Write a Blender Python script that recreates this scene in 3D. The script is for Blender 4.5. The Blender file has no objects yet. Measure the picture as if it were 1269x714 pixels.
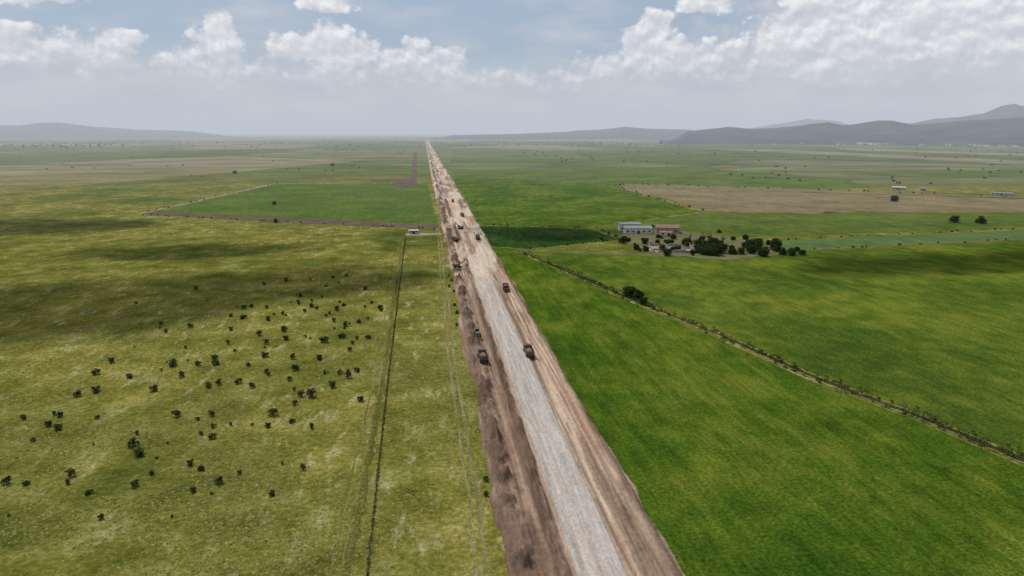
import bpy, math, random
import numpy as np
from mathutils import Vector, Euler
random.seed(7); RNG=np.random.RandomState(7)
sc=bpy.context.scene
col=sc.collection
sc.view_settings.view_transform='Standard'; sc.view_settings.look='None'; sc.view_settings.exposure=0

# ------------------------------------------------------------ light
SUN_EL=math.radians(64); SUN_AZ=math.radians(-38)   # azimuth measured from +Y towards +X
S=Vector((math.cos(SUN_EL)*math.sin(SUN_AZ),math.cos(SUN_EL)*math.cos(SUN_AZ),math.sin(SUN_EL)))
ld=bpy.data.lights.new('sun','SUN'); ld.energy=3.0; ld.angle=math.radians(.5); ld.color=(1,.955,.89)
lo=bpy.data.objects.new('sun',ld); lo.rotation_euler=S.to_track_quat('Z','Y').to_euler(); lo.location=(0,0,300); col.objects.link(lo)

# ------------------------------------------------------------ node helpers
class G:
    def __init__(s,nt): s.nt=nt
    def n(s,t,props=None,**ins):
        nd=s.nt.nodes.new(t)
        for k,v in (props or {}).items(): setattr(nd,k,v)
        for k,v in ins.items():
            key=int(k[1:]) if (k[0]=='i' and k[1:].isdigit()) else k.replace('_',' ')
            s.put(nd.inputs[key],v)
        return nd
    def put(s,sock,v):
        if isinstance(v,bpy.types.NodeSocket): s.nt.links.new(v,sock)
        elif isinstance(v,bpy.types.Node): s.nt.links.new(v.outputs[0],sock)
        else:
            if sock.type=='RGBA' and len(v)==3: v=(*v,1)
            sock.default_value=v
    def m(s,op,a,b=0.0,c=0.0,clamp=False):
        return s.n('ShaderNodeMath',{'operation':op,'use_clamp':clamp},i0=a,i1=b,i2=c).outputs[0]
    def v(s,op,a,b=(0,0,0)):
        nd=s.n('ShaderNodeVectorMath',{'operation':op},i0=a,i1=b)
        return nd.outputs[1] if op in('LENGTH','DISTANCE','DOT_PRODUCT') else nd.outputs[0]
    def noise(s,vec,scale,detail=4,rough=.55,dist=0.0,out=0):
        return s.n('ShaderNodeTexNoise',None,Vector=vec,Scale=scale,Detail=detail,Roughness=rough,Distortion=dist).outputs[out]
    def ramp(s,f,stops,interp='LINEAR'):
        nd=s.n('ShaderNodeValToRGB'); cr=nd.color_ramp; cr.interpolation=interp
        while len(cr.elements)<len(stops): cr.elements.new(.5)
        for e,(p,c) in zip(cr.elements,stops):
            e.position=p; e.color=(*c,1) if not isinstance(c,(int,float)) else (c,c,c,1)
        s.put(nd.inputs[0],f); return nd.outputs[0]
    def mix(s,f,a,b,mode='MIX'):
        nd=s.n('ShaderNodeMix',{'data_type':'RGBA','blend_type':mode})
        s.put(nd.inputs[0],f); s.put(nd.inputs[6],a); s.put(nd.inputs[7],b); return nd.outputs[2]
    def ss(s,x,a,b,lo=0.0,hi=1.0):
        return s.n('ShaderNodeMapRange',{'interpolation_type':'SMOOTHSTEP'},i0=x,i1=a,i2=b,i3=lo,i4=hi).outputs[0]
def newmat(name):
    m=bpy.data.materials.new(name); m.use_nodes=True; m.node_tree.nodes.clear()
    return m,G(m.node_tree)
def finish(g,color,rough=.9,bump=None,bstr=.5,bdist=.3,spec=.2,metal=0.0):
    p=g.n('ShaderNodeBsdfPrincipled',None,Base_Color=color,Roughness=rough,Metallic=metal)
    p.inputs['Specular IOR Level'].default_value=spec
    if bump is not None:
        b=g.n('ShaderNodeBump',None,Strength=bstr,Distance=bdist,Height=bump); g.put(p.inputs['Normal'],b.outputs[0])
    o=g.n('ShaderNodeOutputMaterial'); g.put(o.inputs[0],p.outputs[0])
def finish_d(g,color,bump=None,bstr=.5,bdist=.3):
    p=g.n('ShaderNodeBsdfDiffuse',None,Color=color)
    if bump is not None:
        b=g.n('ShaderNodeBump',None,Strength=bstr,Distance=bdist,Height=bump); g.put(p.inputs['Normal'],b.outputs[0])
    o=g.n('ShaderNodeOutputMaterial'); g.put(o.inputs[0],p.outputs[0])
def pos(g): return g.n('ShaderNodeNewGeometry').outputs['Position']
def xyz(g,v): return g.n('ShaderNodeSeparateXYZ',None,Vector=v).outputs
def scl(g,v,sx,sy,sz=1.0,rot=0.0):
    return g.n('ShaderNodeMapping',None,Vector=v,Scale=(sx,sy,sz),Rotation=(0,0,rot)).outputs[0]

# ------------------------------------------------------------ world
w=bpy.data.worlds.new('World'); sc.world=w; w.use_nodes=True
w.cycles.sampling_method='MANUAL'; w.cycles.sample_map_resolution=256
nt=w.node_tree; nt.nodes.clear(); g=G(nt)
def nish(): return g.n('ShaderNodeTexSky',{'sky_type':'NISHITA','sun_disc':False,'sun_elevation':SUN_EL,'sun_rotation':SUN_AZ%(2*math.pi),'air_density':1.0,'dust_density':1.5,'ozone_density':1.0}).outputs[0]
d=g.v('NORMALIZE',g.n('ShaderNodeTexCoord').outputs['Generated'])
o=xyz(g,d)
az=g.m('MULTIPLY',g.m('ARCTAN2',o[0],o[1]),57.2958); el=g.m('MULTIPLY',g.m('ARCSINE',o[2]),57.2958)
P=g.n('ShaderNodeCombineXYZ',None,i0=az,i1=el,i2=0.0).outputs[0]
nA=g.noise(scl(g,P,1,1.2),.58,7,.55)
nB=g.noise(scl(g,g.v('ADD',P,(-.2,.45,0)),1,1.2),.58,4,.55)
# cumulus banks: bearing, elevation, half-width, half-height (degrees)
bl=[(-26.4,8.8,2.2,.7),(-28.5,5.2,4.8,1.4),(-24.0,5.2,4.0,1.3),(-21.5,6.3,1.6,.6),
 (-15.4,6.1,2.1,1.3),(-15.3,7.7,1.0,.7),(-15.5,4.4,5.0,1.2),(-9.3,6.3,2.1,1.1),(-6.2,5.8,3.0,1.5),(-6.9,7.4,1.3,.9),(-7.2,9.5,1.7,.6),(-7,4.2,5.0,1.1),
 (-2.0,5.3,1.8,1.2),(.4,5.0,3.1,1.5),(-.6,6.4,1.2,.8),(3.4,4.1,4.0,1.1),(7.4,4.0,3.2,.9),
 (17.6,6.1,2.3,1.3),(18.3,7.9,1.3,1.1),(14.5,4.5,5.0,1.2),(21.0,5.2,4.4,1.6),(22.4,9.4,1.9,.6),
 (27.6,7.0,1.6,1.6),(33,6.6,5.8,2.8),(41,6.5,6.8,3.2),(30.5,4.8,6.8,1.9),(36,9.6,8,1.3),(-37,5.8,5,1.6)]
cur=None
for (a,e,ra,re) in bl:
    L=g.v('LENGTH',g.v('MULTIPLY',g.v('SUBTRACT',P,(a,e,0)),(1/ra,1/re,0)))
    cur=L if cur is None else g.n('ShaderNodeMath',{'operation':'SMOOTH_MIN'},i0=cur,i1=L,i2=.25).outputs[0]
dens=g.m('ADD',g.m('SUBTRACT',1.22,cur),g.m('MULTIPLY',g.m('SUBTRACT',nA,.5),3.0))
soft=g.ss(el,3.2,7.0,1.3,.34)
cum=g.n('ShaderNodeMapRange',{'interpolation_type':'SMOOTHSTEP'},i0=dens,i1=-.12,i2=soft,i3=0.0,i4=1.0).outputs[0]
cum=g.m('MULTIPLY',cum,g.ss(el,1.4,4.6,.2,.96))
lit=g.m('ADD',g.m('MULTIPLY',g.m('SUBTRACT',nA,nB),2.4),g.ss(el,3.0,7.5,.32,.62),clamp=True)
ccol=g.ramp(lit,[(0,(5.6,5.8,6.4)),(.45,(6.6,6.7,7.15)),(.8,(8.2,8.25,8.45)),(1,(9.4,9.4,9.4))])
nv=g.noise(scl(g,P,.30,1.0),.42,4,.5)
veil=g.ss(nv,.40,.72,0.0,.5)
veil=g.m('MAXIMUM',veil,g.ss(el,7.0,2.0,0.0,.95))
rb=g.v('LENGTH',g.v('MULTIPLY',g.v('SUBTRACT',P,(42,5,0)),(1/22,1/8,0)))
veil=g.m('MAXIMUM',veil,g.ss(g.m('ADD',rb,g.m('MULTIPLY',g.m('SUBTRACT',nA,.5),1.2)),1.1,.5,0.0,.9))
vcol=g.ramp(nv,[(.32,(5.35,5.55,6.1)),(.5,(5.85,5.98,6.4)),(.68,(6.6,6.6,6.85))])
base=g.mix(veil,g.mix(.75,nish(),(3.35,4.4,5.8)),vcol)
fin=g.mix(cum,base,ccol)
bgA=g.n('ShaderNodeBackground',None,Color=fin,Strength=.1)
nup=g.ss(g.noise(d,3.2,3,.6),.52,.66,0.0,.8)
nup=g.m('MULTIPLY',nup,g.ss(el,14,24,0.0,1.0))
up=g.mix(nup,g.mix(.35,g.mix(.5,nish(),(3.5,4.5,5.9)),(5.6,5.8,6.3)),(7.5,7.6,7.8))
bgB=g.n('ShaderNodeBackground',None,Color=up,Strength=.1)
sel=g.m('GREATER_THAN',g.m('ABSOLUTE',g.m('SUBTRACT',el,6.5)),7.5)   # detailed band from -1 to 14 degrees
mxw=g.n('ShaderNodeMixShader',None,i0=sel,i1=bgA.outputs[0],i2=bgB.outputs[0])
ow=g.n('ShaderNodeOutputWorld'); g.put(ow.inputs[0],mxw.outputs[0])

# ------------------------------------------------------------ numpy noise
def vnoise(x,y,seed=0):
    xi=np.floor(x).astype(np.int64); yi=np.floor(y).astype(np.int64); fx=x-xi; fy=y-yi
    fx=fx*fx*(3-2*fx); fy=fy*fy*(3-2*fy)
    def h(a,b):
        n=(a*374761393+b*668265263+seed*974634777)&0x7fffffff
        n=((n^(n>>13))*1274126177)&0x7fffffff
        return ((n^(n>>16))&0xffff)/65535.
    return (h(xi,yi)*(1-fx)+h(xi+1,yi)*fx)*(1-fy)+(h(xi,yi+1)*(1-fx)+h(xi+1,yi+1)*fx)*fy
def fbm(x,y,oct=4,seed=0,r=.5):
    s=0;a=1;t=0
    for i in range(oct):
        s=s+a*vnoise(x*2**i,y*2**i,seed+i*17); t+=a; a*=r
    return s/t
def sst(x,a,b):
    t=np.clip((x-a)/(b-a),0,1); return t*t*(3-2*t)

def mesh_obj(name,V,F,mats=(),smooth=False,parent=None,mi=None):
    me=bpy.data.meshes.new(name); 
    V=np.asarray(V,dtype=np.float32)
    if isinstance(F,np.ndarray) and F.ndim==2:
        k=F.shape[1]; me.vertices.add(len(V)); me.vertices.foreach_set('co',V.ravel())
        me.loops.add(F.size); me.loops.foreach_set('vertex_index',F.astype(np.int32).ravel())
        me.polygons.add(len(F)); me.polygons.foreach_set('loop_start',np.arange(0,F.size,k,dtype=np.int32))
        me.update(calc_edges=True)
    else: me.from_pydata([tuple(v) for v in V],[],F)
    for m in mats: me.materials.append(m)
    if smooth: me.polygons.foreach_set('use_smooth',[True]*len(me.polygons))
    if mi is not None: me.polygons.foreach_set('material_index',mi)
    me.update()
    ob=bpy.data.objects.new(name,me); col.objects.link(ob)
    if parent: ob.parent=parent
    return ob
def gridF(nx,ny):
    i=np.arange(ny-1)[:,None]*nx+np.arange(nx-1)[None,:]
    i=i.ravel(); return np.stack([i,i+1,i+nx+1,i+nx],1)

# ------------------------------------------------------------ ground materials
def pasture_mat():
    m,g=newmat('pasture_ground'); p=pos(g); o=xyz(g,p)
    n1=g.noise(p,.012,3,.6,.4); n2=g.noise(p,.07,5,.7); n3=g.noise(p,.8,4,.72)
    n4=g.noise(scl(g,p,1,.35),.25,4,.65)
    c=g.ramp(n2,[(.30,(.070,.078,.013)),(.45,(.120,.122,.022)),(.56,(.164,.158,.034)),(.70,(.25,.23,.08))])
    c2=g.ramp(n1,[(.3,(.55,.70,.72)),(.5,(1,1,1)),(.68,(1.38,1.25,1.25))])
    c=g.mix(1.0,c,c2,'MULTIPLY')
    pale=g.m('MULTIPLY',g.ss(n4,.53,.67),g.ss(n1,.40,.56))
    c=g.mix(g.m('MULTIPLY',pale,.5),c,(.40,.37,.20))
    f=g.ramp(n3,[(.30,.50),(.5,.95),(.66,1.5)])
    c=g.mix(.9,c,f,'MULTIPLY')
    bs=g.ss(g.noise(p,.035,4,.7),.68,.73)
    c=g.mix(g.m('MULTIPLY',bs,.7),c,(.34,.28,.21))
    vor=g.n('ShaderNodeTexVoronoi',{'feature':'F1'},Vector=scl(g,p,.0022,.0009,1,.12),Scale=1.0)
    vs=xyz(g,vor.outputs['Color'])[0]
    fc=g.ramp(vs,[(0,(.085,.11,.035)),(.3,(.11,.13,.05)),(.5,(.20,.175,.10)),(.75,(.135,.14,.065)),(1,(.23,.195,.13))],'CONSTANT')
    fn=g.ramp(g.noise(scl(g,p,.5,1.0),.010,5,.65),[(.3,.55),(.5,1),(.7,1.5)])
    fc=g.mix(1.0,fc,fn,'MULTIPLY')
    far=g.m('MULTIPLY',g.ss(o[1],700,1500),.9)
    rgt=g.ss(o[0],30,60)
    far=g.m('MAXIMUM',far,g.m('MULTIPLY',rgt,g.ss(o[1],700,1000)))
    c=g.mix(far,c,fc)
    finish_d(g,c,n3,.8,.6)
    return m
def crop_mat(name,dark,mid,yel,rot=0.0,streak=.3,tram=.0):
    m,g=newmat(name); p=pos(g)
    n1=g.noise(p,.018,3,.6); n2=g.noise(scl(g,p,1,.6,1,rot),.13,5,.72); n3=g.noise(p,1.3,4,.8); n5=g.noise(scl(g,p,1,.06,1,rot),.55,3,.6)
    s=g.m('ADD',g.m('MULTIPLY',n1,.5),g.m('MULTIPLY',n2,.5))
    c=g.ramp(s,[(.39,dark),(.49,mid),(.59,yel)])
    f=g.ramp(n3,[(.30,.35),(.5,1),(.66,1.7)])
    c=g.mix(.9,c,f,'MULTIPLY')
    c=g.mix(streak,c,g.ramp(n5,[(.35,.6),(.65,1.35)]),'MULTIPLY')
    finish_d(g,c,n3,1.0,.6)
    return m
def soil_mat(name,a,b,sc=.3):
    m,g=newmat(name); p=pos(g)
    q=g.noise(p,sc*4,4,.7)
    c=g.ramp(g.noise(p,sc*.2,5,.65),[(.3,a),(.7,b)]); c=g.mix(.6,c,g.ramp(q,[(.3,.6),(.7,1.35)]),'MULTIPLY')
    finish_d(g,c,q,.7,.3); return m
M_past=pasture_mat()
M_cropA=crop_mat('crop_leaf',(.034,.074,.008),(.062,.108,.010),(.118,.150,.018),0,.45)
M_cropB=crop_mat('crop_leaf_b',(.045,.080,.012),(.078,.118,.015),(.140,.168,.022),.5,.3)
M_pale=crop_mat('crop_leaf_pale',(.07,.12,.04),(.088,.140,.048),(.12,.165,.06),.3,.2)
M_dark=crop_mat('crop_leaf_dark',(.020,.048,.012),(.030,.064,.014),(.048,.088,.018),0,.7)
M_green=crop_mat('crop_leaf_mid',(.058,.090,.020),(.085,.122,.026),(.12,.155,.036),.2,.3)
M_left=crop_mat('crop_leaf_left',(.058,.10,.018),(.078,.123,.022),(.108,.148,.030),.2,.3)
M_brown=crop_mat('stubble',(.13,.12,.055),(.185,.155,.083),(.235,.185,.105),.1,.3)
M_soil=soil_mat('dark_soil',(.085,.055,.042),(.15,.11,.085))
M_dirt=soil_mat('pale_dirt',(.22,.17,.13),(.34,.27,.21))
M_yard=soil_mat('yard_soil',(.08,.095,.03),(.18,.16,.09),.5)

xs=np.unique(np.concatenate([-np.geomspace(400,60000,24),np.linspace(-400,400,41),np.geomspace(400,60000,24)]))
ys=np.unique(np.concatenate([[-60000,-20000,-5000,-1000,-300],np.linspace(-100,1000,56),np.geomspace(1000,70000,30)]))
X,Y=np.meshgrid(xs,ys); V=np.stack([X.ravel(),Y.ravel(),np.zeros(X.size)],1)
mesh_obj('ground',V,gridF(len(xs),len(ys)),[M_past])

def poly(name,pts,z,mat,rag=0.0):
    P_=[]
    for a,b in zip(pts,pts[1:]+pts[:1]):
        L=math.dist(a,b); n_=max(1,min(60,int(L/6))) if rag else 1
        for i in range(n_):
            t=i/n_; P_.append((a[0]+(b[0]-a[0])*t+(random.gauss(0,rag) if i else 0),a[1]+(b[1]-a[1])*t+(random.gauss(0,rag) if i else 0)))
    return mesh_obj(name,[(x,y,z) for x,y in P_],[list(range(len(P_)))],[mat])
hedge=[(52,402),(82,278.5),(98,222),(108,175.6),(119,145.5),(125.5,119),(135,85),(141,55)]
poly('crop_field',[(37.3,40),(142,40)]+hedge[::-1]+[(37.3,404)],.05,M_cropA)
poly('crop_field',[(150,40)]+[(x+5,y+3) for x,y in hedge[::-1]]+[(60,406),(133,372),(206,380),(396,404),(1000,470),(1400,300),(1400,40)],.05,M_cropB)
poly('crop_field',[(206,386),(217,420),(435,450),(1100,560),(1100,490),(396,410)],.06,M_pale,.5)
poly('crop_field',[(39,424),(39,520),(70,512),(118,492),(128,440),(60,412)],.06,M_dark,.5)
poly('crop_field',[(38,400),(50,404),(60,408),(38,420)],.07,M_cropA)
poly('crop_field',[(128,470),(120,496),(240,582),(459,556),(1000,520),(1000,555),(435,456),(225,440)],.07,M_green,.8)
poly('crop_field',[(39,524),(60,520),(116,500),(238,586),(245,600),(240,840),(268,935),(150,1020),(42,1150)],.08,M_cropA,1)
poly('stubble_field',[(268,931),(330,880),(400,870),(473,812),(560,760),(651,685),(1100,560),(900,545),(700,565),(474,560),(400,572),(332,566),(248,596),(255,700),(243,838)],.10,M_brown,4)
poly('crop_field',[(47,1290),(533,1390),(640,1000),(573,830),(480,830),(275,950),(155,1035),(44,1165)],.12,M_green,2)
poly('crop_field',[(60,1800),(900,1900),(950,1700),(300,1620),(58,1640)],.25,M_left)
poly('crop_field',[(700,1100),(1500,1300),(1500,1150),(800,980)],.2,M_green)
poly('crop_field',[(-243,650),(-206,1000),(1,960),(7.5,534)],.06,M_left,.8)
poly('ploughed_strip',[(-250,634),(-246,650),(8.5,530),(9.5,512),(-40,524)],.09,M_soil,.8)
poly('dirt_track',[(-253,634),(-249,634),(-207,1003),(-213,1003)],.11,M_dirt,.4)
poly('dirt_track',[(-213,1003),(-207,997),(0,961),(0,965)],.11,M_dirt,.4)
poly('dirt_road',[(-13,905),(-22,905),(-45,2600),(-32,2600)],.14,M_soil)
poly('dirt_patch',[(-84,1077),(-17,1069),(-13,905),(-40,905),(-45,1010),(-80,1015)],.12,M_soil,1)
poly('dirt_track',[(52,404),(54,407),(133,378),(206,386),(396,411),(900,476),(900,472),(396,406),(206,381),(133,373)],.15,M_yard,.4)
poly('farmyard',[(130,380),(126,420),(130,468),(185,474),(205,440),(216,400),(206,374),(165,360)],.13,M_yard,2.5)
poly('dirt_patch',[(-16,474),(-16,488),(9,486),(10,476)],.10,M_dirt,.6)

def trail(name,pts,width,z,mat,n=300,jit=.25):
    pts=np.array(pts,float); t=np.linspace(0,len(pts)-1,n); i=np.minimum(t.astype(int),len(pts)-2); f=(t-i)[:,None]
    c=pts[i]*(1-f)+pts[i+1]*f; dd=np.gradient(c,axis=0); dd/=np.linalg.norm(dd,axis=1)[:,None]; nn=np.stack([-dd[:,1],dd[:,0]],1)
    q=np.arange(n)*.37; wv=width*np.clip(-.1+1.7*fbm(q,q*0+pts[0,0],3,len(name)),.02,2); off=(fbm(q*.2,q*0+5,3,3)-.5)*jit*6
    a=c+nn*(off+wv/2)[:,None]; b=c+nn*(off-wv/2)[:,None]
    V=np.zeros((2*n,3)); V[0::2,:2]=a; V[1::2,:2]=b; V[:,2]=z
    k=np.arange(n-1)*2; F=np.stack([k,k+1,k+3,k+2],1)
    return mesh_obj(name,V,F,[mat])
M_trail=crop_mat('trail_grass',(.14,.13,.045),(.20,.18,.08),(.28,.25,.13),0,.4)
M_tr2=crop_mat('trail_grass_faint',(.11,.105,.03),(.165,.15,.05),(.22,.20,.08),0,.4)
M_ditch=crop_mat('ditch_grass',(.030,.034,.010),(.055,.06,.018),(.10,.10,.035),0,.3)
M_damp=crop_mat('damp_grass',(.085,.088,.018),(.12,.115,.028),(.16,.15,.045),0,.5)
trail('trampled_grass',[(-14.6,60),(-14.4,107),(-14.0,184),(-15.6,323),(-16.8,480)],2.4,.015,M_damp,400,.15)
for dx in(-.9,.9):
    trail('wheel_track',[(7.2+dx,60),(7.4+dx,100),(6.6+dx,210),(7+dx,444),(7+dx,520)],1.0,.025,M_trail,400)
    trail('wheel_track',[(-16.6+dx,60),(-16.4+dx,107),(-15.8+dx,184),(-17.1+dx,323),(-18+dx,480)],.5,.025,M_tr2)
trail('ditch',[(-11.2,50),(-11.3,99),(-12.6,184),(-14,330),(-15.5,484)],.6,.03,M_ditch,500,.0)

# ------------------------------------------------------------ road works corridor (real relief)
yy=[55.]
while yy[-1]<6000: yy.append(yy[-1]+max(.28,yy[-1]*.0042))
yy=np.array(yy); xx=np.arange(8.5,42.6,.25)
X,Y=np.meshgrid(xx,yy)
wob=(fbm(Y*.02,Y*0,3,5)-.5)*2.0; 
u=X+wob*.35
z=np.full(X.shape,.75)
near=1-sst(Y+(fbm(X*.2,Y*.02,3,6)-.5)*120,260,390)
car=sst(u,21.6,22.4)*(1-sst(u,29.7,30.5))
z+=car*.6*near+car*.15
z+=sst(u,30,31)*.15
rut=0
for c0,wd in((32.0,.35),(33.9,.35),(35.3,.3),(36.6,.3),(16.2,.4),(18.1,.4),(20.0,.35)):
    rut=rut+np.exp(-((u-c0-(fbm(Y*.013,Y*0+c0,2,9)-.5)*2.6)/wd)**2)
z-=rut*.24
rbm=np.clip(.15+2.0*(fbm(X*.5,Y*.10,4,11)-.25),0,2)
z+=np.exp(-((u-38.0)/.8)**2)*rbm
lump=fbm(X*.35,Y*.22,5,21)
leftm=np.exp(-((u-14.3)/1.8)**2)*np.clip(lump-.42,0,1)*9
z+=leftm
mid=np.exp(-((u-20.0)/1.3)**2)*np.clip(fbm(X*.5,Y*.12,4,31)-.34,0,1)*7
z+=mid
z-=np.exp(-((u-17.6)/1.3)**2)*.6*near
rough=(fbm(X*1.3,Y*1.3,4,41)-.5); z+=rough*(.65-.61*car*near)
el_=12.0+(fbm(Y*.06,Y*0+3,4,51)-.5)*4.4-sst(Y,600,1200)*2.2; er_=38.7+(fbm(Y*.08,Y*0+8,5,61)-.5)*3.4
z=np.where(X<el_,z-(el_-X)*1.2,z); z=np.where(X>er_,z-(X-er_)*1.1,z)
z=np.maximum(z,-.6)
def C(*a): return np.array(a)[None,None,:]
pink=C(.40,.278,.195); tan=C(.48,.365,.262); grey=C(.375,.34,.305); dark=C(.105,.069,.050); red=C(.20,.130,.090)
n2=fbm(X*.9,Y*.10,4,81); n3=fbm(X*.25,Y*.02,4,91)
cc=pink+(tan-pink)*sst(n3,.35,.65)[...,None]
def over(c,colr,a): return c*(1-a[...,None])+colr*a[...,None]
cc=over(cc,dark,sst(n2,.60,.80)*.55)
lsh=1-sst(u,20.6,22.0)
cc=over(cc,C(.27,.185,.135),lsh*near*.7)
cc=over(cc,red,np.clip(rut,0,1)*.7)
cc=over(cc,grey,car*near*.97)
cc=over(cc,tan,car*(1-near)*.5)
lanes=(np.exp(-((u-24.2)/.9)**2)+np.exp(-((u-27.9)/.9)**2))
cc=over(cc,C(.45,.405,.36),lanes*near*.5*sst(fbm(X*.3,Y*.03,3,95),.3,.6))
cc=over(cc,pink,car*near*.25*sst(fbm(X*.4,Y*.04,4,96),.5,.7))
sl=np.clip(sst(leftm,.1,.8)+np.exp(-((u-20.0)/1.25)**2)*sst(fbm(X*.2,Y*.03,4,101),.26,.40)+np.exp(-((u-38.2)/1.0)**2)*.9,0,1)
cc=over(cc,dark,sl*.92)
cc=over(cc,dark,np.exp(-((u-30.9)/.38)**2)*near*.6*sst(fbm(X*.3,Y*.05,3,97),.3,.5))
nl=(1-sst(Y,110,185))*(1-sst(u,19,22))*sst(fbm(X*.35,Y*.09,4,111),.28,.50)
cc=over(cc,red,nl*.85)
cc=over(cc,dark*1.15,sst(fbm(X*.3,Y*.012,4,121),.55,.66)*.6*(1-car*near))
mixl=(fbm(X*.15,Y*.02,4,131)); cc=over(cc,C(.54,.46,.37),sst(mixl,.52,.66)*(1-near)*.75)
cc=cc*(.8+.4*fbm(X*2.1,Y*1.2,3,141))[...,None]
drift=-np.clip(Y-450,0,1e9)*.0021
V=np.stack([(X+drift).ravel(),Y.ravel(),z.ravel()+np.clip(Y.ravel()-1000,0,1e9)*.0001],1)
mr,g=newmat('earthworks'); vc=g.n('ShaderNodeVertexColor',{'layer_name':'Col'}).outputs[0]; p=pos(g)
nn=g.noise(p,3.0,4,.75); c=g.mix(.8,vc,g.ramp(nn,[(.28,.60),(.5,1),(.72,1.35)]),'MULTIPLY')
n8=g.noise(scl(g,p,1,.04),1.6,3,.6); c=g.mix(.7,c,g.ramp(n8,[(.3,.65),(.7,1.3)]),'MULTIPLY')
finish_d(g,c,nn,.6,.15)
ro=mesh_obj('dirt_road_under_construction',V,gridF(len(xx),len(yy)),[mr],smooth=True)
at=ro.data.color_attributes.new('Col','FLOAT_COLOR','POINT')
ca=np.ones((X.size,4),np.float32); ca[:,:3]=cc.reshape(-1,3); at.data.foreach_set('color',ca.ravel())
def road_z(x,y):
    j=int(np.argmin(abs(yy-y))); k=int(np.argmin(abs(xx-(x+max(0,y-450)*.0021)))); return float(np.median(z[max(0,j-6):j+7,max(0,k-4):k+5]))+.02+max(0,y-1000)*.0001

# ------------------------------------------------------------ vegetation
def leafmat(name,a,b):
    m,g=newmat(name); p=pos(g)
    c=g.ramp(g.noise(p,1.4,2,.7),[(.3,a),(.7,b)])
    dn=g.n('ShaderNodeBsdfDiffuse',None,Color=c)
    o=g.n('ShaderNodeOutputMaterial'); g.put(o.inputs[0],dn.outputs[0]); return m
M_leaf=leafmat('dark_foliage',(.026,.045,.014),(.075,.098,.034))
M_shr=leafmat('shrub_foliage',(.030,.048,.020),(.088,.108,.046))
M_leaf2=leafmat('hedge_foliage',(.04,.06,.02),(.13,.14,.06))
M_bark=soil_mat('bark',(.06,.045,.035),(.12,.09,.07),2)
def leaves(centres,size,n_per,spread,rng):
    """clumps of small quads spread through the crown volume"""
    c=np.repeat(np.asarray(centres,float),n_per,0); N=len(c)
    r=rng.normal(size=(N,3)); r/=np.linalg.norm(r,axis=1)[:,None]; rad=rng.rand(N)**.4
    sp=np.repeat(np.asarray(spread,float).reshape(-1,1)*np.ones((len(centres),1)),n_per,0)
    c=c+r*rad[:,None]*sp*np.array([1,1,.75])
    a=rng.normal(size=(N,3)); a/=np.linalg.norm(a,axis=1)[:,None]; b=np.cross(a,rng.normal(size=(N,3))); b/=np.linalg.norm(b,axis=1)[:,None]
    s=(size*(.6+.8*rng.rand(N)))[:,None]
    V=np.stack([c-a*s-b*s*.5,c+a*s-b*s*.5,c+a*s+b*s*.5,c-a*s+b*s*.5],1).reshape(-1,3)
    F=np.arange(4*N).reshape(-1,4); return V,F
def limb(p0,p1,r0,r1,k=6):
    p0=Vector(p0);p1=Vector(p1);q=(p1-p0).to_track_quat('Z','Y'); V=[]
    for pp,r in((p0,r0),(p1,r1)):
        for i in range(k): V.append(pp+q@Vector((r*math.cos(i*2*math.pi/k),r*math.sin(i*2*math.pi/k),0)))
    F=[[i,(i+1)%k,(i+1)%k+k,i+k] for i in range(k)]; return np.array([tuple(v) for v in V]),np.array(F)
def plant_mesh(name,h,wd,nclump,nper,leaf,seed,trunk=True,mat=None,bare=False):
    rng=np.random.RandomState(seed); parts=[];mi=[]
    cs=[];sp=[]
    for i in range(nclump):
        a=rng.rand()*6.28; r=wd*.5*rng.rand()**.6*.8; zz=h*(.35+.5*rng.rand())*(1-.25*(r/(wd*.5)))
        cs.append((r*math.cos(a),r*math.sin(a),zz)); sp.append(wd*(.14+.14*rng.rand()))
    if trunk:
        parts.append(limb((0,0,-.1),(.03*h,0,h*.4),h*.045,h*.03)); mi.append(1)
        for c in cs[:max(5,nclump//2)]: parts.append(limb((.02*h,0,h*.22+.1*h*rng.rand()),c,h*.022,h*.006)); mi.append(1)
    parts.append(leaves(cs,leaf,nper if not bare else max(2,nper//6),sp,rng)); mi.append(0)
    if not bare:
        parts.append(leaves([(c[0],c[1],c[2]*.45) for c in cs],leaf,max(3,nper//3),np.array(sp),rng)); mi.append(0)
    Vs=[];Fs=[];M=[];o=0
    for (v,f),k in zip(parts,mi): Vs.append(v);Fs.append(f+o);o+=len(v);M+= [k]*len(f)
    ob=mesh_obj(name,np.concatenate(Vs),np.concatenate(Fs),[mat or M_leaf,M_bark],mi=M); me=ob.data; bpy.data.objects.remove(ob); return me
shrubs=[plant_mesh('shrub_mesh',1.6+.4*(i%3),2.0+.4*(i%2),8+3*i%6,22,.16,100+i,mat=M_shr) for i in range(6)]
trees=[plant_mesh('tree_mesh',6+i,7+.6*i,26,60,.32,200+i) for i in range(4)]
bare=plant_mesh('bare_tree_mesh',9,6,22,8,.16,300,bare=True)
def put(name,me,x,y,s=1,z=0,r=None):
    ob=bpy.data.objects.new(name,me); ob.location=(x,y,z); ob.scale=(s*random.uniform(.85,1.15),s*random.uniform(.85,1.15),s); ob.rotation_euler=(0,0,random.random()*6.28 if r is None else r); col.objects.link(ob); return ob
known=[(-52.3,142.4),(-27.7,137.5),(-31.3,197.7),(-24.7,197.6),(-79.1,125.6),(-95.5,174.6),(-80.7,206)]
pts=list(known); k=0
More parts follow.
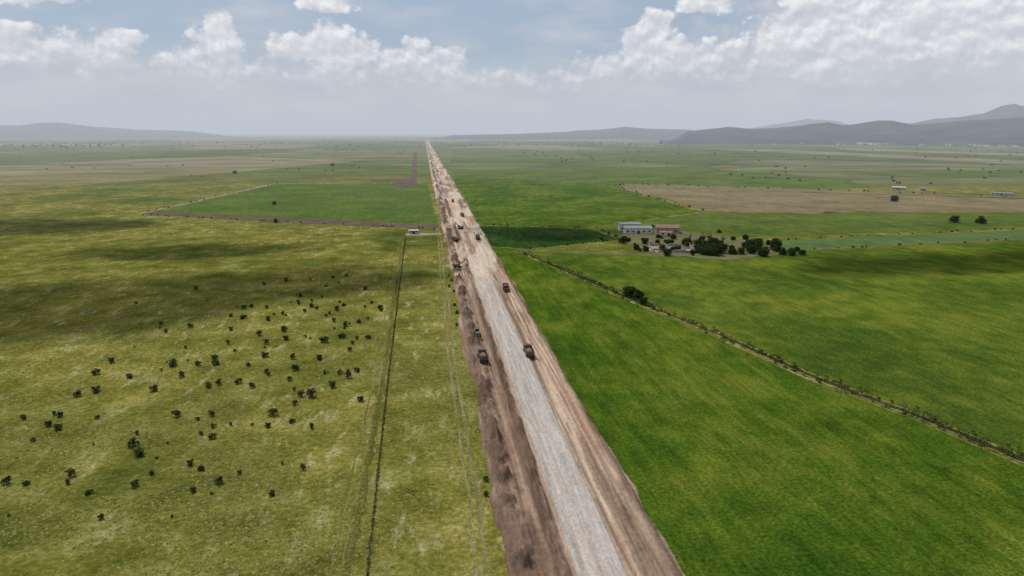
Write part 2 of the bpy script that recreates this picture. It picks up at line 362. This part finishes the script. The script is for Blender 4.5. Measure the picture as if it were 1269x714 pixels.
while len(pts)<165 and k<20000:
    k+=1; y=random.uniform(118,340); x=random.uniform(-130,-18) if random.random()<.85 else random.uniform(-200,-18)
    dens=math.exp(-((x+42)/40)**2)*(1 if 125<y<290 else .4)+.07
    if random.random()>dens: continue
    if min((x-a)**2+(y-b)**2 for a,b in pts)<(2.4)**2: continue
    pts.append((x,y))
for (x,y) in pts: put('shrub',random.choice(shrubs),x,y,random.choice([.35,.5,.6,.7,.8,.9,1.0,1.2]))
for (x,y) in [(10.5,128),(10,122),(9.5,245),(10.5,262),(11,300),(10,275),(9,310),(10.5,322),(9.8,335)]: put('shrub',random.choice(shrubs),x,y,.7)
for x,y,s,m in [(86.8,282,.8,0),(89.5,278,.6,1),(88,267,.45,2),(414.7,493,.8,3),(431.9,486,.9,1),(-197,1503,1.1,0),(479,654,.9,2),(-330,1250,.8,1),(-120,560,.5,1),(-150,700,.5,2)]:
    put('tree',trees[m],x,y,s)
rr=random.Random(3)
for i in range(95):   # farm grove
    k=rr.random()
    if k<.48: x=rr.uniform(158,222); y=370+rr.random()*46+(x-160)*-.1
    elif k<.74: x=rr.uniform(126,166); y=rr.choice([rr.uniform(370,384),rr.uniform(416,442),rr.uniform(385,415)])
    else: x=rr.uniform(108,215); y=rr.uniform(425,496)
    if 134<x<182 and 446<y<492: continue
    sfac=rr.uniform(.4,.9) if (x>160 and y<412) else rr.uniform(.25,.6)
    put('tree',trees[rr.randrange(4)],x,y,sfac)
for x,y,s in [(175,415,1.2),(181,420,1.1),(170,425,.9),(187,412,1.0)]: put('bare_tree',bare,x,y,s)
def scatter_mass(name,centres,leaf,n_per,spread,mat,seed=1):
    rng=np.random.RandomState(seed); V,F=leaves(centres,leaf,n_per,spread,rng); V[:,2]=np.maximum(V[:,2],0.02); return mesh_obj(name,V,F,[mat])
hc=[];hs=[]
H=np.array([(x+2.6,y+1.5) for x,y in hedge],float)
for i in range(len(H)-1):
    L=np.linalg.norm(H[i+1]-H[i]); m_=int(L/.5)
    for j in range(m_):
        q=H[i]+(H[i+1]-H[i])*(j+random.random())/m_
        dd=vnoise(np.array([q[1]*.11]),np.array([3.]),77)[0]
        if random.random()<.30+.8*dd:
            hc.append((q[0]+random.gauss(0,1.6),q[1]+random.gauss(0,1.2),.3+.6*random.random())); hs.append(.45+1.6*random.random()**2*dd+.1)
scatter_mass('hedgerow',hc,.16,30,hs,leafmat('scrub_foliage',(.028,.045,.014),(.10,.12,.045)),4)
trail('ditch',[tuple(q) for q in H],3.6,.09,M_ditch,600,.15)
trail('ditch',[tuple(q+np.array([-1.0,-.6])) for q in H],1.3,.12,M_trail,600,.15)
def line_scrub(name,pts,step,jit,sz,seed,mat=M_leaf,leaf=.5,n=16):
    rng=random.Random(seed); cs=[];sp=[]
    for (a,b) in zip(pts[:-1],pts[1:]):
        L=math.dist(a,b)
        for j in range(int(L/step)):
            if rng.random()<.45: continue
            t=(j+rng.random())/max(1,int(L/step)); s=sz*rng.uniform(.4,1.2)
            cs.append((a[0]+(b[0]-a[0])*t+rng.gauss(0,jit),a[1]+(b[1]-a[1])*t+rng.gauss(0,jit),s*.5)); sp.append(s)
    scatter_mass(name,cs,leaf,n,sp,mat,seed)
line_scrub('field_edge_scrub',[(116,498),(60,520),(40,524)],5,1,1.2,11)
line_scrub('field_edge_scrub',[(60,410),(128,440),(125,500)],4,1,1.1,12)
line_scrub('field_edge_scrub',[(206,384),(396,408),(900,474)],7,1,1.0,13,n=10)
line_scrub('field_edge_scrub',[(215,424),(435,453),(1000,540)],9,1.5,1.1,14,n=10)
line_scrub('field_edge_scrub',[(248,596),(243,838),(268,931),(473,812),(651,685),(1100,560)],12,2,1.5,15,n=10,leaf=.8)
line_scrub('field_edge_scrub',[(-250,628),(8,506)],5,1.0,1.0,16,n=10)
line_scrub('field_edge_scrub',[(-251,640),(-209,1003),(0,964)],12,1.5,1.2,17,n=10)
def far_mass(name,n,xr,yr,sz,seed,leaf=1.4,per=9):
    rng=random.Random(seed); cs=[];sp=[]
    while len(cs)<n:
        x=rng.uniform(*xr); y=rng.uniform(*yr)
        if abs(x-20)<45: continue
        if float(vnoise(np.array([x*.004]),np.array([y*.006]),seed)[0])**2<rng.random(): continue
        s=sz*rng.uniform(.4,1.3); cs.append((x,y,s*.6)); sp.append(s)
    scatter_mass(name,cs,leaf,per,sp,M_leaf,seed)
far_mass('distant_trees',45,(500,1400),(850,1400),2.4,21)
far_mass('distant_trees',120,(300,2600),(1500,3200),3.2,22,1.6)
far_mass('distant_trees',110,(-1500,-60),(900,3200),2.0,23,1.2)
far_mass('distant_trees',700,(-3500,4500),(3400,6000),5,24,3.,8)

rng=np.random.RandomState(9)
N=110000
ty=60+ (rng.rand(N)**1.3)*230; tx=-(rng.rand(N))*(ty*.95+40)+11.5
dn=fbm(tx*.05,ty*.05,4,201); keep=rng.rand(N)<sst(dn,.35,.7)*.8+.08; tx=tx[keep];ty=ty[keep];N=len(tx)
a=rng.rand(N)*6.28; hh=(.05+.13*rng.rand(N)); ww=.08+.20*rng.rand(N)
q=[]
for k in range(2):
    aa=a+k*1.57; dx=np.cos(aa)*ww; dy=np.sin(aa)*ww; lx=rng.normal(size=N)*.14
    q.append(np.stack([np.stack([tx-dx,ty-dy,0*tx],1),np.stack([tx+dx,ty+dy,0*tx],1),np.stack([tx+dx*.5+lx,ty+dy*.5+.1,hh],1),np.stack([tx-dx*.5+lx,ty-dy*.5+.1,hh],1)],1))
V=np.concatenate(q).reshape(-1,3); F=np.arange(len(V)).reshape(-1,4)
M_tuss=leafmat('tussock_grass',(.15,.15,.03),(.40,.37,.14))
mesh_obj('pasture_grass',V,F,[M_tuss])

# ------------------------------------------------------------ hills
def hillmat(name,a,b):
    m,g=newmat(name); p=pos(g)
    c=g.ramp(g.noise(p,.004,6,.7),[(.35,a),(.65,b)]); finish_d(g,c); return m
M_hill=hillmat('hill_scrub',(.016,.028,.024),(.066,.076,.052))
def hill(name,prof,dist,depth,seed,rough=.12,k=1.0):
    prof=np.array(prof,float); a=np.arange(prof[0,0]-1.5,prof[-1,0]+1.5,.08); 
    e=np.interp(a,prof[:,0],prof[:,1],left=0,right=0)*k; top=np.where(e>0,70*np.clip(e/.15,0,1)+dist*np.tan(np.radians(e)),0)
    t=np.linspace(-1,1,41); A,T=np.meshgrid(a,t); R=dist+T*depth
    prof_t=np.clip(1-np.abs(T)**1.25,0,1); 
    X=R*np.sin(np.radians(A)); Y=R*np.cos(np.radians(A))
    nz=fbm(X*.0016,Y*.0016,6,seed,.55); nr=np.abs(fbm(X*.0035,Y*.0035,4,seed+9)-.5)*2
    Z=top[None,:]*prof_t*(1-rough*2*(1-prof_t)+ (nz-.5)*2*rough*1.6*(1-prof_t*.6) - nr*.95*(1-prof_t))
    Z+=top[None,:]*(nz-.5)*.2*prof_t
    edge=np.minimum(1,np.minimum(np.arange(len(a)),np.arange(len(a))[::-1])/12.)
    Z=Z*edge-8*(1-np.clip(prof_t*6,0,1))-8*(1-edge)
    return mesh_obj(name,np.stack([X.ravel(),Y.ravel(),Z.ravel()],1),gridF(len(a),41),[M_hill],smooth=True)
hill('hills',[(1,0),(2.1,.06),(6,.08),(11.4,.12),(14,.19),(15.3,.36),(16.2,.5),(17.2,.38),(19.8,.24),(21.6,.14),(24,.1)],8500,1500,1)
hill('hills',[(19.5,0),(20.4,.06),(22.2,.28),(24.1,.48),(25.9,.3),(27.6,.35),(29,.52),(30.5,.75),(31.3,.82),(32.3,.52),(33.4,.62),(34.5,.79),(35.5,.74),(36.8,.45),(38.2,.55),(40.1,.75),(43.2,.95),(48,1.2),(54,.6)],5600,1300,2,k=1.0)
hill('mountain',[(34,0),(35.2,.30),(36.8,.60),(38.2,.85),(39.2,.95),(40.8,1.2),(41.7,1.58),(42.5,1.78),(42.9,1.65),(43.7,1.85),(45.8,1.5),(50,.8),(54,.2)],8600,2000,3,k=1.0)
hill('mountain',[(24,0),(25.9,.24),(27.9,.5),(29.9,.78),(31.6,.66),(33.1,.34),(35,.1)],13000,2500,4,k=1.2)
hill('hills',[(-42,.3),(-36,.6),(-32,.5),(-30.4,.48),(-28.3,.52),(-26.9,.74),(-26,.74),(-24.6,.55),(-23.1,.4),(-21.1,.18),(-17.4,.12),(-15.1,0.02)],12000,1800,5)
def merge_boxes(name,bx,mat):
    V=[];F=[]
    for (x,y,z,sx,sy,sz) in bx:
        o=len(V)
        for k in((-1,-1,0),(1,-1,0),(1,1,0),(-1,1,0),(-1,-1,1),(1,-1,1),(1,1,1),(-1,1,1)): V.append((x+k[0]*sx/2,y+k[1]*sy/2,z+k[2]*sz))
        F+=[[o+i for i in f] for f in((0,3,2,1),(4,5,6,7),(0,1,5,4),(1,2,6,5),(2,3,7,6),(3,0,4,7))]
    return mesh_obj(name,V,F,[mat])
mw,g=newmat('town_walls'); p=pos(g); finish(g,g.ramp(g.noise(p,.01,3),[(.3,(.30,.28,.26)),(.6,(.6,.58,.55))]),.8)
rn=random.Random(5); bx=[]
for i in range(900):
    c=rn.choice([(35,4900,3),(33,4700,2),(42,4500,3),(30,4700,4),(24,4800,4),(-24,8000,4),(3,6500,1.5)]); a=math.radians(rn.gauss(c[0],c[2]*.6)); r=c[1]+rn.gauss(0,150)
    if r*math.cos(a)<1 : continue
    s=rn.uniform(7,22); bx.append((r*math.sin(a),r*math.cos(a),-2,s,s*rn.uniform(.5,1.2),rn.uniform(6,10)))
for a0,w_ in((34.6,90),(35.4,60),(35.0,120),(33.8,50)): a=math.radians(a0); bx.append((4400*math.sin(a),4400*math.cos(a),0,w_,60,13))
merge_boxes('distant_town',bx,mw)

# ------------------------------------------------------------ simple material for built things
def paint(name,c,rough=.6,metal=0.,var=.3,sc=2.):
    m,g=newmat(name); p=g.n('ShaderNodeTexCoord').outputs['Object']
    f=g.ramp(g.noise(p,sc,4,.7),[(.3,1-var),(.7,1+var*.4)]); finish(g,g.mix(1.0,c,f,'MULTIPLY'),rough,None,metal=metal,spec=.3); return m
M_yel=paint('machine_yellow',(.24,.15,.04),.7,0,.5); M_wht=paint('truck_white',(.5,.49,.47)); M_red=paint('truck_red',(.17,.055,.04),.7); M_gry=paint('truck_grey',(.12,.12,.12),.7); M_blk=paint('tyre_rubber',(.03,.028,.026),.9)
M_gls=paint('cab_glass',(.03,.04,.05),.1,0,.05); M_stl=paint('dusty_steel',(.12,.095,.08),.7); M_load=soil_mat('soil_load',(.12,.08,.06),(.24,.17,.13),1)
def box(name,par,c,s,mat,bev=.05,taper=1.0,rot=(0,0,0)):
    import bmesh
    bm=bmesh.new(); bmesh.ops.create_cube(bm,size=1)
    for v in bm.verts:
        if v.co.z>0: v.co.x*=taper; v.co.y*=taper
        v.co.x*=s[0];v.co.y*=s[1];v.co.z*=s[2]
    if bev: bmesh.ops.bevel(bm,geom=bm.edges[:],offset=bev,segments=1,affect='EDGES')
    me=bpy.data.meshes.new(name); bm.to_mesh(me); bm.free(); me.materials.append(mat)
    ob=bpy.data.objects.new(name,me); ob.location=c; ob.rotation_euler=rot; ob.parent=par; col.objects.link(ob); return ob
def cyl(name,par,c,r,l,mat,axis='X',k=16):
    import bmesh
    bm=bmesh.new(); bmesh.ops.create_cone(bm,cap_ends=True,segments=k,radius1=r,radius2=r,depth=l)
    me=bpy.data.meshes.new(name); bm.to_mesh(me); bm.free(); me.materials.append(mat)
    ob=bpy.data.objects.new(name,me); ob.location=c; ob.rotation_euler=(0,math.pi/2,0) if axis=='X' else (0,0,0); ob.parent=par; col.objects.link(ob); return ob
def empty(name,x,y,z,r):
    e=bpy.data.objects.new(name,None); e.location=(x,y,z); e.rotation_euler=(0,0,r); e.empty_display_size=.5; col.objects.link(e); return e
def dump_truck(x,y,r,cabm=M_wht):
    e=empty('dump_truck',x,y,road_z(x,y),r)
    box('chassis',e,(0,0,.85),(1.0,7.6,.3),M_stl)
    box('cab',e,(0,2.9,1.95),(2.4,1.7,1.9),cabm,.12,.92); box('windscreen',e,(0,3.74,2.3),(2.0,.08,.7),M_gls,0)
    box('bonnet',e,(0,4.0,1.35),(2.1,.9,.9),cabm,.12); box('bumper',e,(0,4.55,.75),(2.4,.2,.35),M_stl)
    for s in(-1,1):
        box('bed_side',e,(s*1.22,-1.0,1.95),(.1,5.0,1.3),M_stl,.02); box('side_window',e,(s*1.19,2.9,2.35),(.06,1.0,.6),M_gls,0)
        for yy_ in(3.2,-1.6,-2.9): cyl('wheel',e,(s*1.02,yy_,.52),.52,.42,M_blk)
    box('bed_floor',e,(0,-1.0,1.25),(2.36,5.0,.14),M_stl,0); box('headboard',e,(0,1.56,2.1),(2.5,.12,1.7),M_stl,.02); box('tailgate',e,(0,-3.56,1.9),(2.5,.12,1.2),M_stl,.02)
    box('load',e,(0,-1.0,1.95),(2.3,4.8,1.3),M_load,.35,.55); return e
def excavator(x,y,r):
    e=empty('excavator',x,y,road_z(x,y),r)
    for s in(-1,1):
        box('track',e,(s*1.15,0,.5),(.6,4.0,.95),M_blk,.3)
    box('undercarriage',e,(0,0,.6),(1.8,1.6,.5),M_stl); box('turntable',e,(0,0,1.0),(1.4,1.4,.3),M_stl)
    box('body',e,(.1,-.7,1.75),(2.6,3.0,1.2),M_yel,.15); box('counterweight',e,(0,-2.25,1.65),(2.6,.6,1.2),M_stl,.2)
    box('cab',e,(-.8,.9,2.15),(1.0,1.5,1.7),M_gls,.1,.9); box('cab_roof',e,(-.8,.9,3.05),(1.05,1.5,.12),M_yel,.03)
    box('boom',e,(.25,2.8,3.1),(.45,4.6,.55),M_yel,.08,1,(.55,0,0)); box('arm',e,(.25,5.3,3.1),(.35,.45,3.2),M_yel,.06,1,(.35,0,0)); box('bucket',e,(.25,5.1,1.1),(1.2,.9,1.0),M_stl,.2,1.1); return e
def roller(x,y,r):
    e=empty('road_roller',x,y,road_z(x,y),r)
    cyl('drum',e,(0,2.0,.78),.78,2.1,M_stl,k=24)
    for s in(-1,1): box('drum_frame',e,(s*1.15,1.9,.85),(.14,2.4,.3),M_yel); cyl('wheel',e,(s*.9,-1.3,.75),.75,.5,M_blk)
    box('frame_head',e,(0,3.0,.9),(2.2,.2,.4),M_yel,.04); box('hitch',e,(0,.6,.95),(.8,1.0,.5),M_stl)
    box('engine_hood',e,(0,-1.6,1.7),(1.6,2.2,1.0),M_gry,.2); box('cab',e,(0,.2,2.1),(1.5,1.3,1.6),M_gls,.08,.92); box('canopy',e,(0,.2,2.98),(1.8,1.7,.12),M_stl,.03); return e
dump_truck(15.9,202,.05,M_gry); roller(15.9,227,.1); dump_truck(30.6,204,.02,M_red)
dump_truck(34.0,297,3.1,M_red); excavator(23.5,497,.8); dump_truck(17.6,440,.4,M_gry); dump_truck(32.6,448,0,M_red)
excavator(14.8,347,-1.2); dump_truck(29.0,575,.1,M_red); dump_truck(26,700,3.1,M_gry); dump_truck(20,1250,.1,M_red)

# ------------------------------------------------------------ fence on the left
def fence(pts,step=3.5):
    V=[];F=[]
    def bx(a,b,w_,up):
        a=Vector(a);b=Vector(b);o=len(V)
        n_=Vector((w_,0,0)) if up else Vector((0,0,w_)); m_=Vector((0,w_,0)) if up else Vector((w_,0,0))
        for q in(a,b):
            for i,j in((-1,-1),(1,-1),(1,1),(-1,1)): V.append(tuple(q+n_*i*.5+m_*j*.5))
        F.extend([[o,o+1,o+5,o+4],[o+1,o+2,o+6,o+5],[o+2,o+3,o+7,o+6],[o+3,o,o+4,o+7],[o+4,o+5,o+6,o+7]])
    for a,b in zip(pts[:-1],pts[1:]):
        L=math.dist(a,b); n_=int(L/step)
        for i in range(n_):
            t=i/n_; x=a[0]+(b[0]-a[0])*t; y=a[1]+(b[1]-a[1])*t; bx((x,y,-.1),(x+random.gauss(0,.04),y,1.35),.12,True)
        for h in(.45,.8,1.15): bx((*a,h),(*b,h),.02,False)
    return mesh_obj('wire_fence',V,F,[M_bark])
fence([(-11.2,50),(-11.3,99),(-12.6,184),(-14,330),(-15.5,484)])
line_scrub('fence_weeds',[(-11.2,55),(-11.3,99),(-12.6,184),(-14,330),(-15.5,484)],.8,.16,.25,31,M_leaf2,.09,20)

# ------------------------------------------------------------ farm
M_plaster=paint('lime_plaster',(.56,.53,.48),.9,0,.35,.8); M_stone=paint('old_stone',(.34,.29,.24),.95,0,.4,1.); M_roofg=paint('sheet_roof',(.25,.25,.26),.5,0,.35,.5); M_roofr=paint('rusty_roof',(.24,.15,.10),.8,0,.4,.6); M_hole=paint('dark_opening',(.02,.02,.02),.8)
def building(name,x,y,r,L,W,h,wall,roof,gable=1.2,nwin=3,door=True):
    e=empty(name,x,y,0,r); t=.3
    box('front_wall',e,(0,-W/2,h/2),(L,t,h),wall,0); box('back_wall',e,(0,W/2,h/2),(L,t,h),wall,0)
    for s in(-1,1): box('side_wall',e,(s*(L/2-t/2),0,h/2-.003),(t,W-t-.01,h-.006),wall,0)
    o=.5; hz=h+.02
    V=[(-L/2-o,-W/2-o,hz),(L/2+o,-W/2-o,hz),(L/2+o,0,hz+gable),(-L/2-o,0,hz+gable),(L/2+o,W/2+o,hz),(-L/2-o,W/2+o,hz),(-L/2-o,-W/2-o,hz-.15),(L/2+o,-W/2-o,hz-.15),(L/2+o,W/2+o,hz-.15),(-L/2-o,W/2+o,hz-.15)]
    F=[[0,1,2,3],[3,2,4,5],[6,7,1,0],[9,5,4,8],[7,8,4,2,1],[6,0,3,5,9],[6,9,8,7]]
    mesh_obj('roof',V,F,[roof],parent=e)
    for i in range(nwin):
        wx=-L/2+L*(i+.5)/nwin
        if door and i==nwin//2: box('door',e,(wx,-W/2-.16,1.15),(1.6,.08,2.3),M_hole,0)
        else: box('window',e,(wx,-W/2-.16,1.8),(1.3,.08,1.1),M_hole,0)
    return e
building('farmhouse',148,468,-.12,19,8,4.2,M_plaster,M_roofg,1.0,5)
building('farm_shed',146,482,-.12,15,7,5.2,M_plaster,M_roofg,.8,4)
building('barn',170,468,-.25,16,9,4.0,M_stone,M_roofr,1.8,3)
building('farm_shed',163,452,-.3,8,5,2.8,M_plaster,M_roofr,.8,2)
def ruin(x,y,r,rooms):
    e=empty('ruined_stone_walls',x,y,0,r)
    for (cx,cy,sx,sy,h) in rooms:   # broken, uneven wall tops
        L=max(sx,sy); n_=max(2,int(L/3))
        for i in range(n_):
            hh_=h*random.uniform(.35,1.15); t=(i+.5)/n_-.5
            if random.random()<.18: continue
            if sx>sy: box('wall',e,(cx+t*L,cy,hh_/2),(L/n_-.02,sy,hh_),M_stone,.08)
            else: box('wall',e,(cx,cy+t*L,hh_/2),(sx,L/n_-.02,hh_),M_stone,.08)
    return e
ruin(148,398,-.2,[(0,-12,26,.6,2.2),(0,12,26,.6,2.8),(-12.5,0,.6,23,2.0),(12.5,2,.6,19,2.6),(-3,0,.6,22,2.2),(4.6,3,14,.6,2.4),(-8,-4,8,.6,1.5),(5,-6,.6,10,1.7)])
poly('dirt_yard',[(137,386),(133,394),(132,404),(138,412),(150,413),(158,408),(163,398),(160,388),(150,384)],.16,M_dirt,.8)
building('warehouse',584,792,-.6,14,8,3.2,M_wht,M_wht,1,5); building('warehouse',604,775,-.6,7,6,3,M_wht,M_roofg,.8,3); building('warehouse',650,708,-.7,20,7,2.6,M_wht,M_roofg,.8,5)
building('roadside_hut',-10,484,0,6,4,2.6,M_wht,M_wht,.5,3)

# ------------------------------------------------------------ cumulus fragments overhead (cast the soft shadows on the fields)
mc,g=newmat('cloud_vapour'); tc=g.n('ShaderNodeTexCoord').outputs['Generated']
q=g.v('MULTIPLY',g.v('SUBTRACT',tc,(.5,.5,.5)),(2,2,0)); r=g.v('LENGTH',q)
al=g.ss(g.m('ADD',g.m('SUBTRACT',1.0,r),g.m('MULTIPLY',g.m('SUBTRACT',g.noise(g.n('ShaderNodeTexCoord').outputs['Object'],.016,3,.6),.5),1.3)),.0,.5,0.0,.92)
df=g.n('ShaderNodeBsdfDiffuse',None,Color=(.85,.85,.87)); tr=g.n('ShaderNodeBsdfTransparent'); tl=g.n('ShaderNodeBsdfTranslucent',None,Color=(.85,.85,.87))
mx=g.n('ShaderNodeMixShader',None,i0=.5,i1=df.outputs[0],i2=tl.outputs[0]); m2=g.n('ShaderNodeMixShader',None,i0=al,i1=tr.outputs[0],i2=mx.outputs[0]); o=g.n('ShaderNodeOutputMaterial'); g.put(o.inputs[0],m2.outputs[0])
CH=650.; off=(S.x/S.z*CH,S.y/S.z*CH)
def cloud(x,y,a,b,rot=0,h=CH):
    n_=24; gx=np.linspace(-1,1,n_); A,B=np.meshgrid(gx,gx); R=np.sqrt(A*A+B*B); Z=np.clip(1-R*R,0,1)*14+fbm(A*3+9,B*3+9,4,int(abs(x)))*8
    ob=mesh_obj('cloud',np.stack([A.ravel()*a,B.ravel()*b,Z.ravel()],1),gridF(n_,n_),[mc],smooth=True)
    k=h/CH; ob.location=(x+off[0]*k,y+off[1]*k,h); ob.rotation_euler=(0,0,rot)
cloud(-190,292,150,66,.1); cloud(-60,335,78,42,.1,670); cloud(-330,560,150,60,0); cloud(-150,430,90,34,.15,700)
cloud(80,480,70,45,0,690); cloud(280,340,130,36,.2,700)

# ------------------------------------------------------------ haze: thin air layer over the plain, its emission standing in for scattered light
mh,g=newmat('haze_glow'); D=1.15e-4
ab=g.n('ShaderNodeVolumeAbsorption',None,Color=(0,0,0),Density=D); em=g.n('ShaderNodeEmission',None,Color=(.51,.555,.635),Strength=D)
ad=g.n('ShaderNodeAddShader',None,i0=ab.outputs[0],i1=em.outputs[0]); o=g.n('ShaderNodeOutputMaterial'); g.put(o.inputs['Volume'],ad.outputs[0])
B=45000; V=[(x,y,z_) for z_ in(-60,420) for x,y in((-B,430),(B,430),(B,B),(-B,B))]
mesh_obj('emissive_haze',V,[[0,3,2,1],[4,5,6,7],[0,1,5,4],[1,2,6,5],[2,3,7,6],[3,0,4,7]],[mh])

# ------------------------------------------------------------ camera
cd=bpy.data.cameras.new('camera'); cd.lens=24; cd.sensor_width=36; cd.clip_end=200000; cd.clip_start=.5
co=bpy.data.objects.new('camera',cd); co.location=(0,0,70); co.rotation_euler=Euler((math.radians(90-12.85),0,math.radians(-7.06)),'XYZ'); col.objects.link(co); sc.camera=co
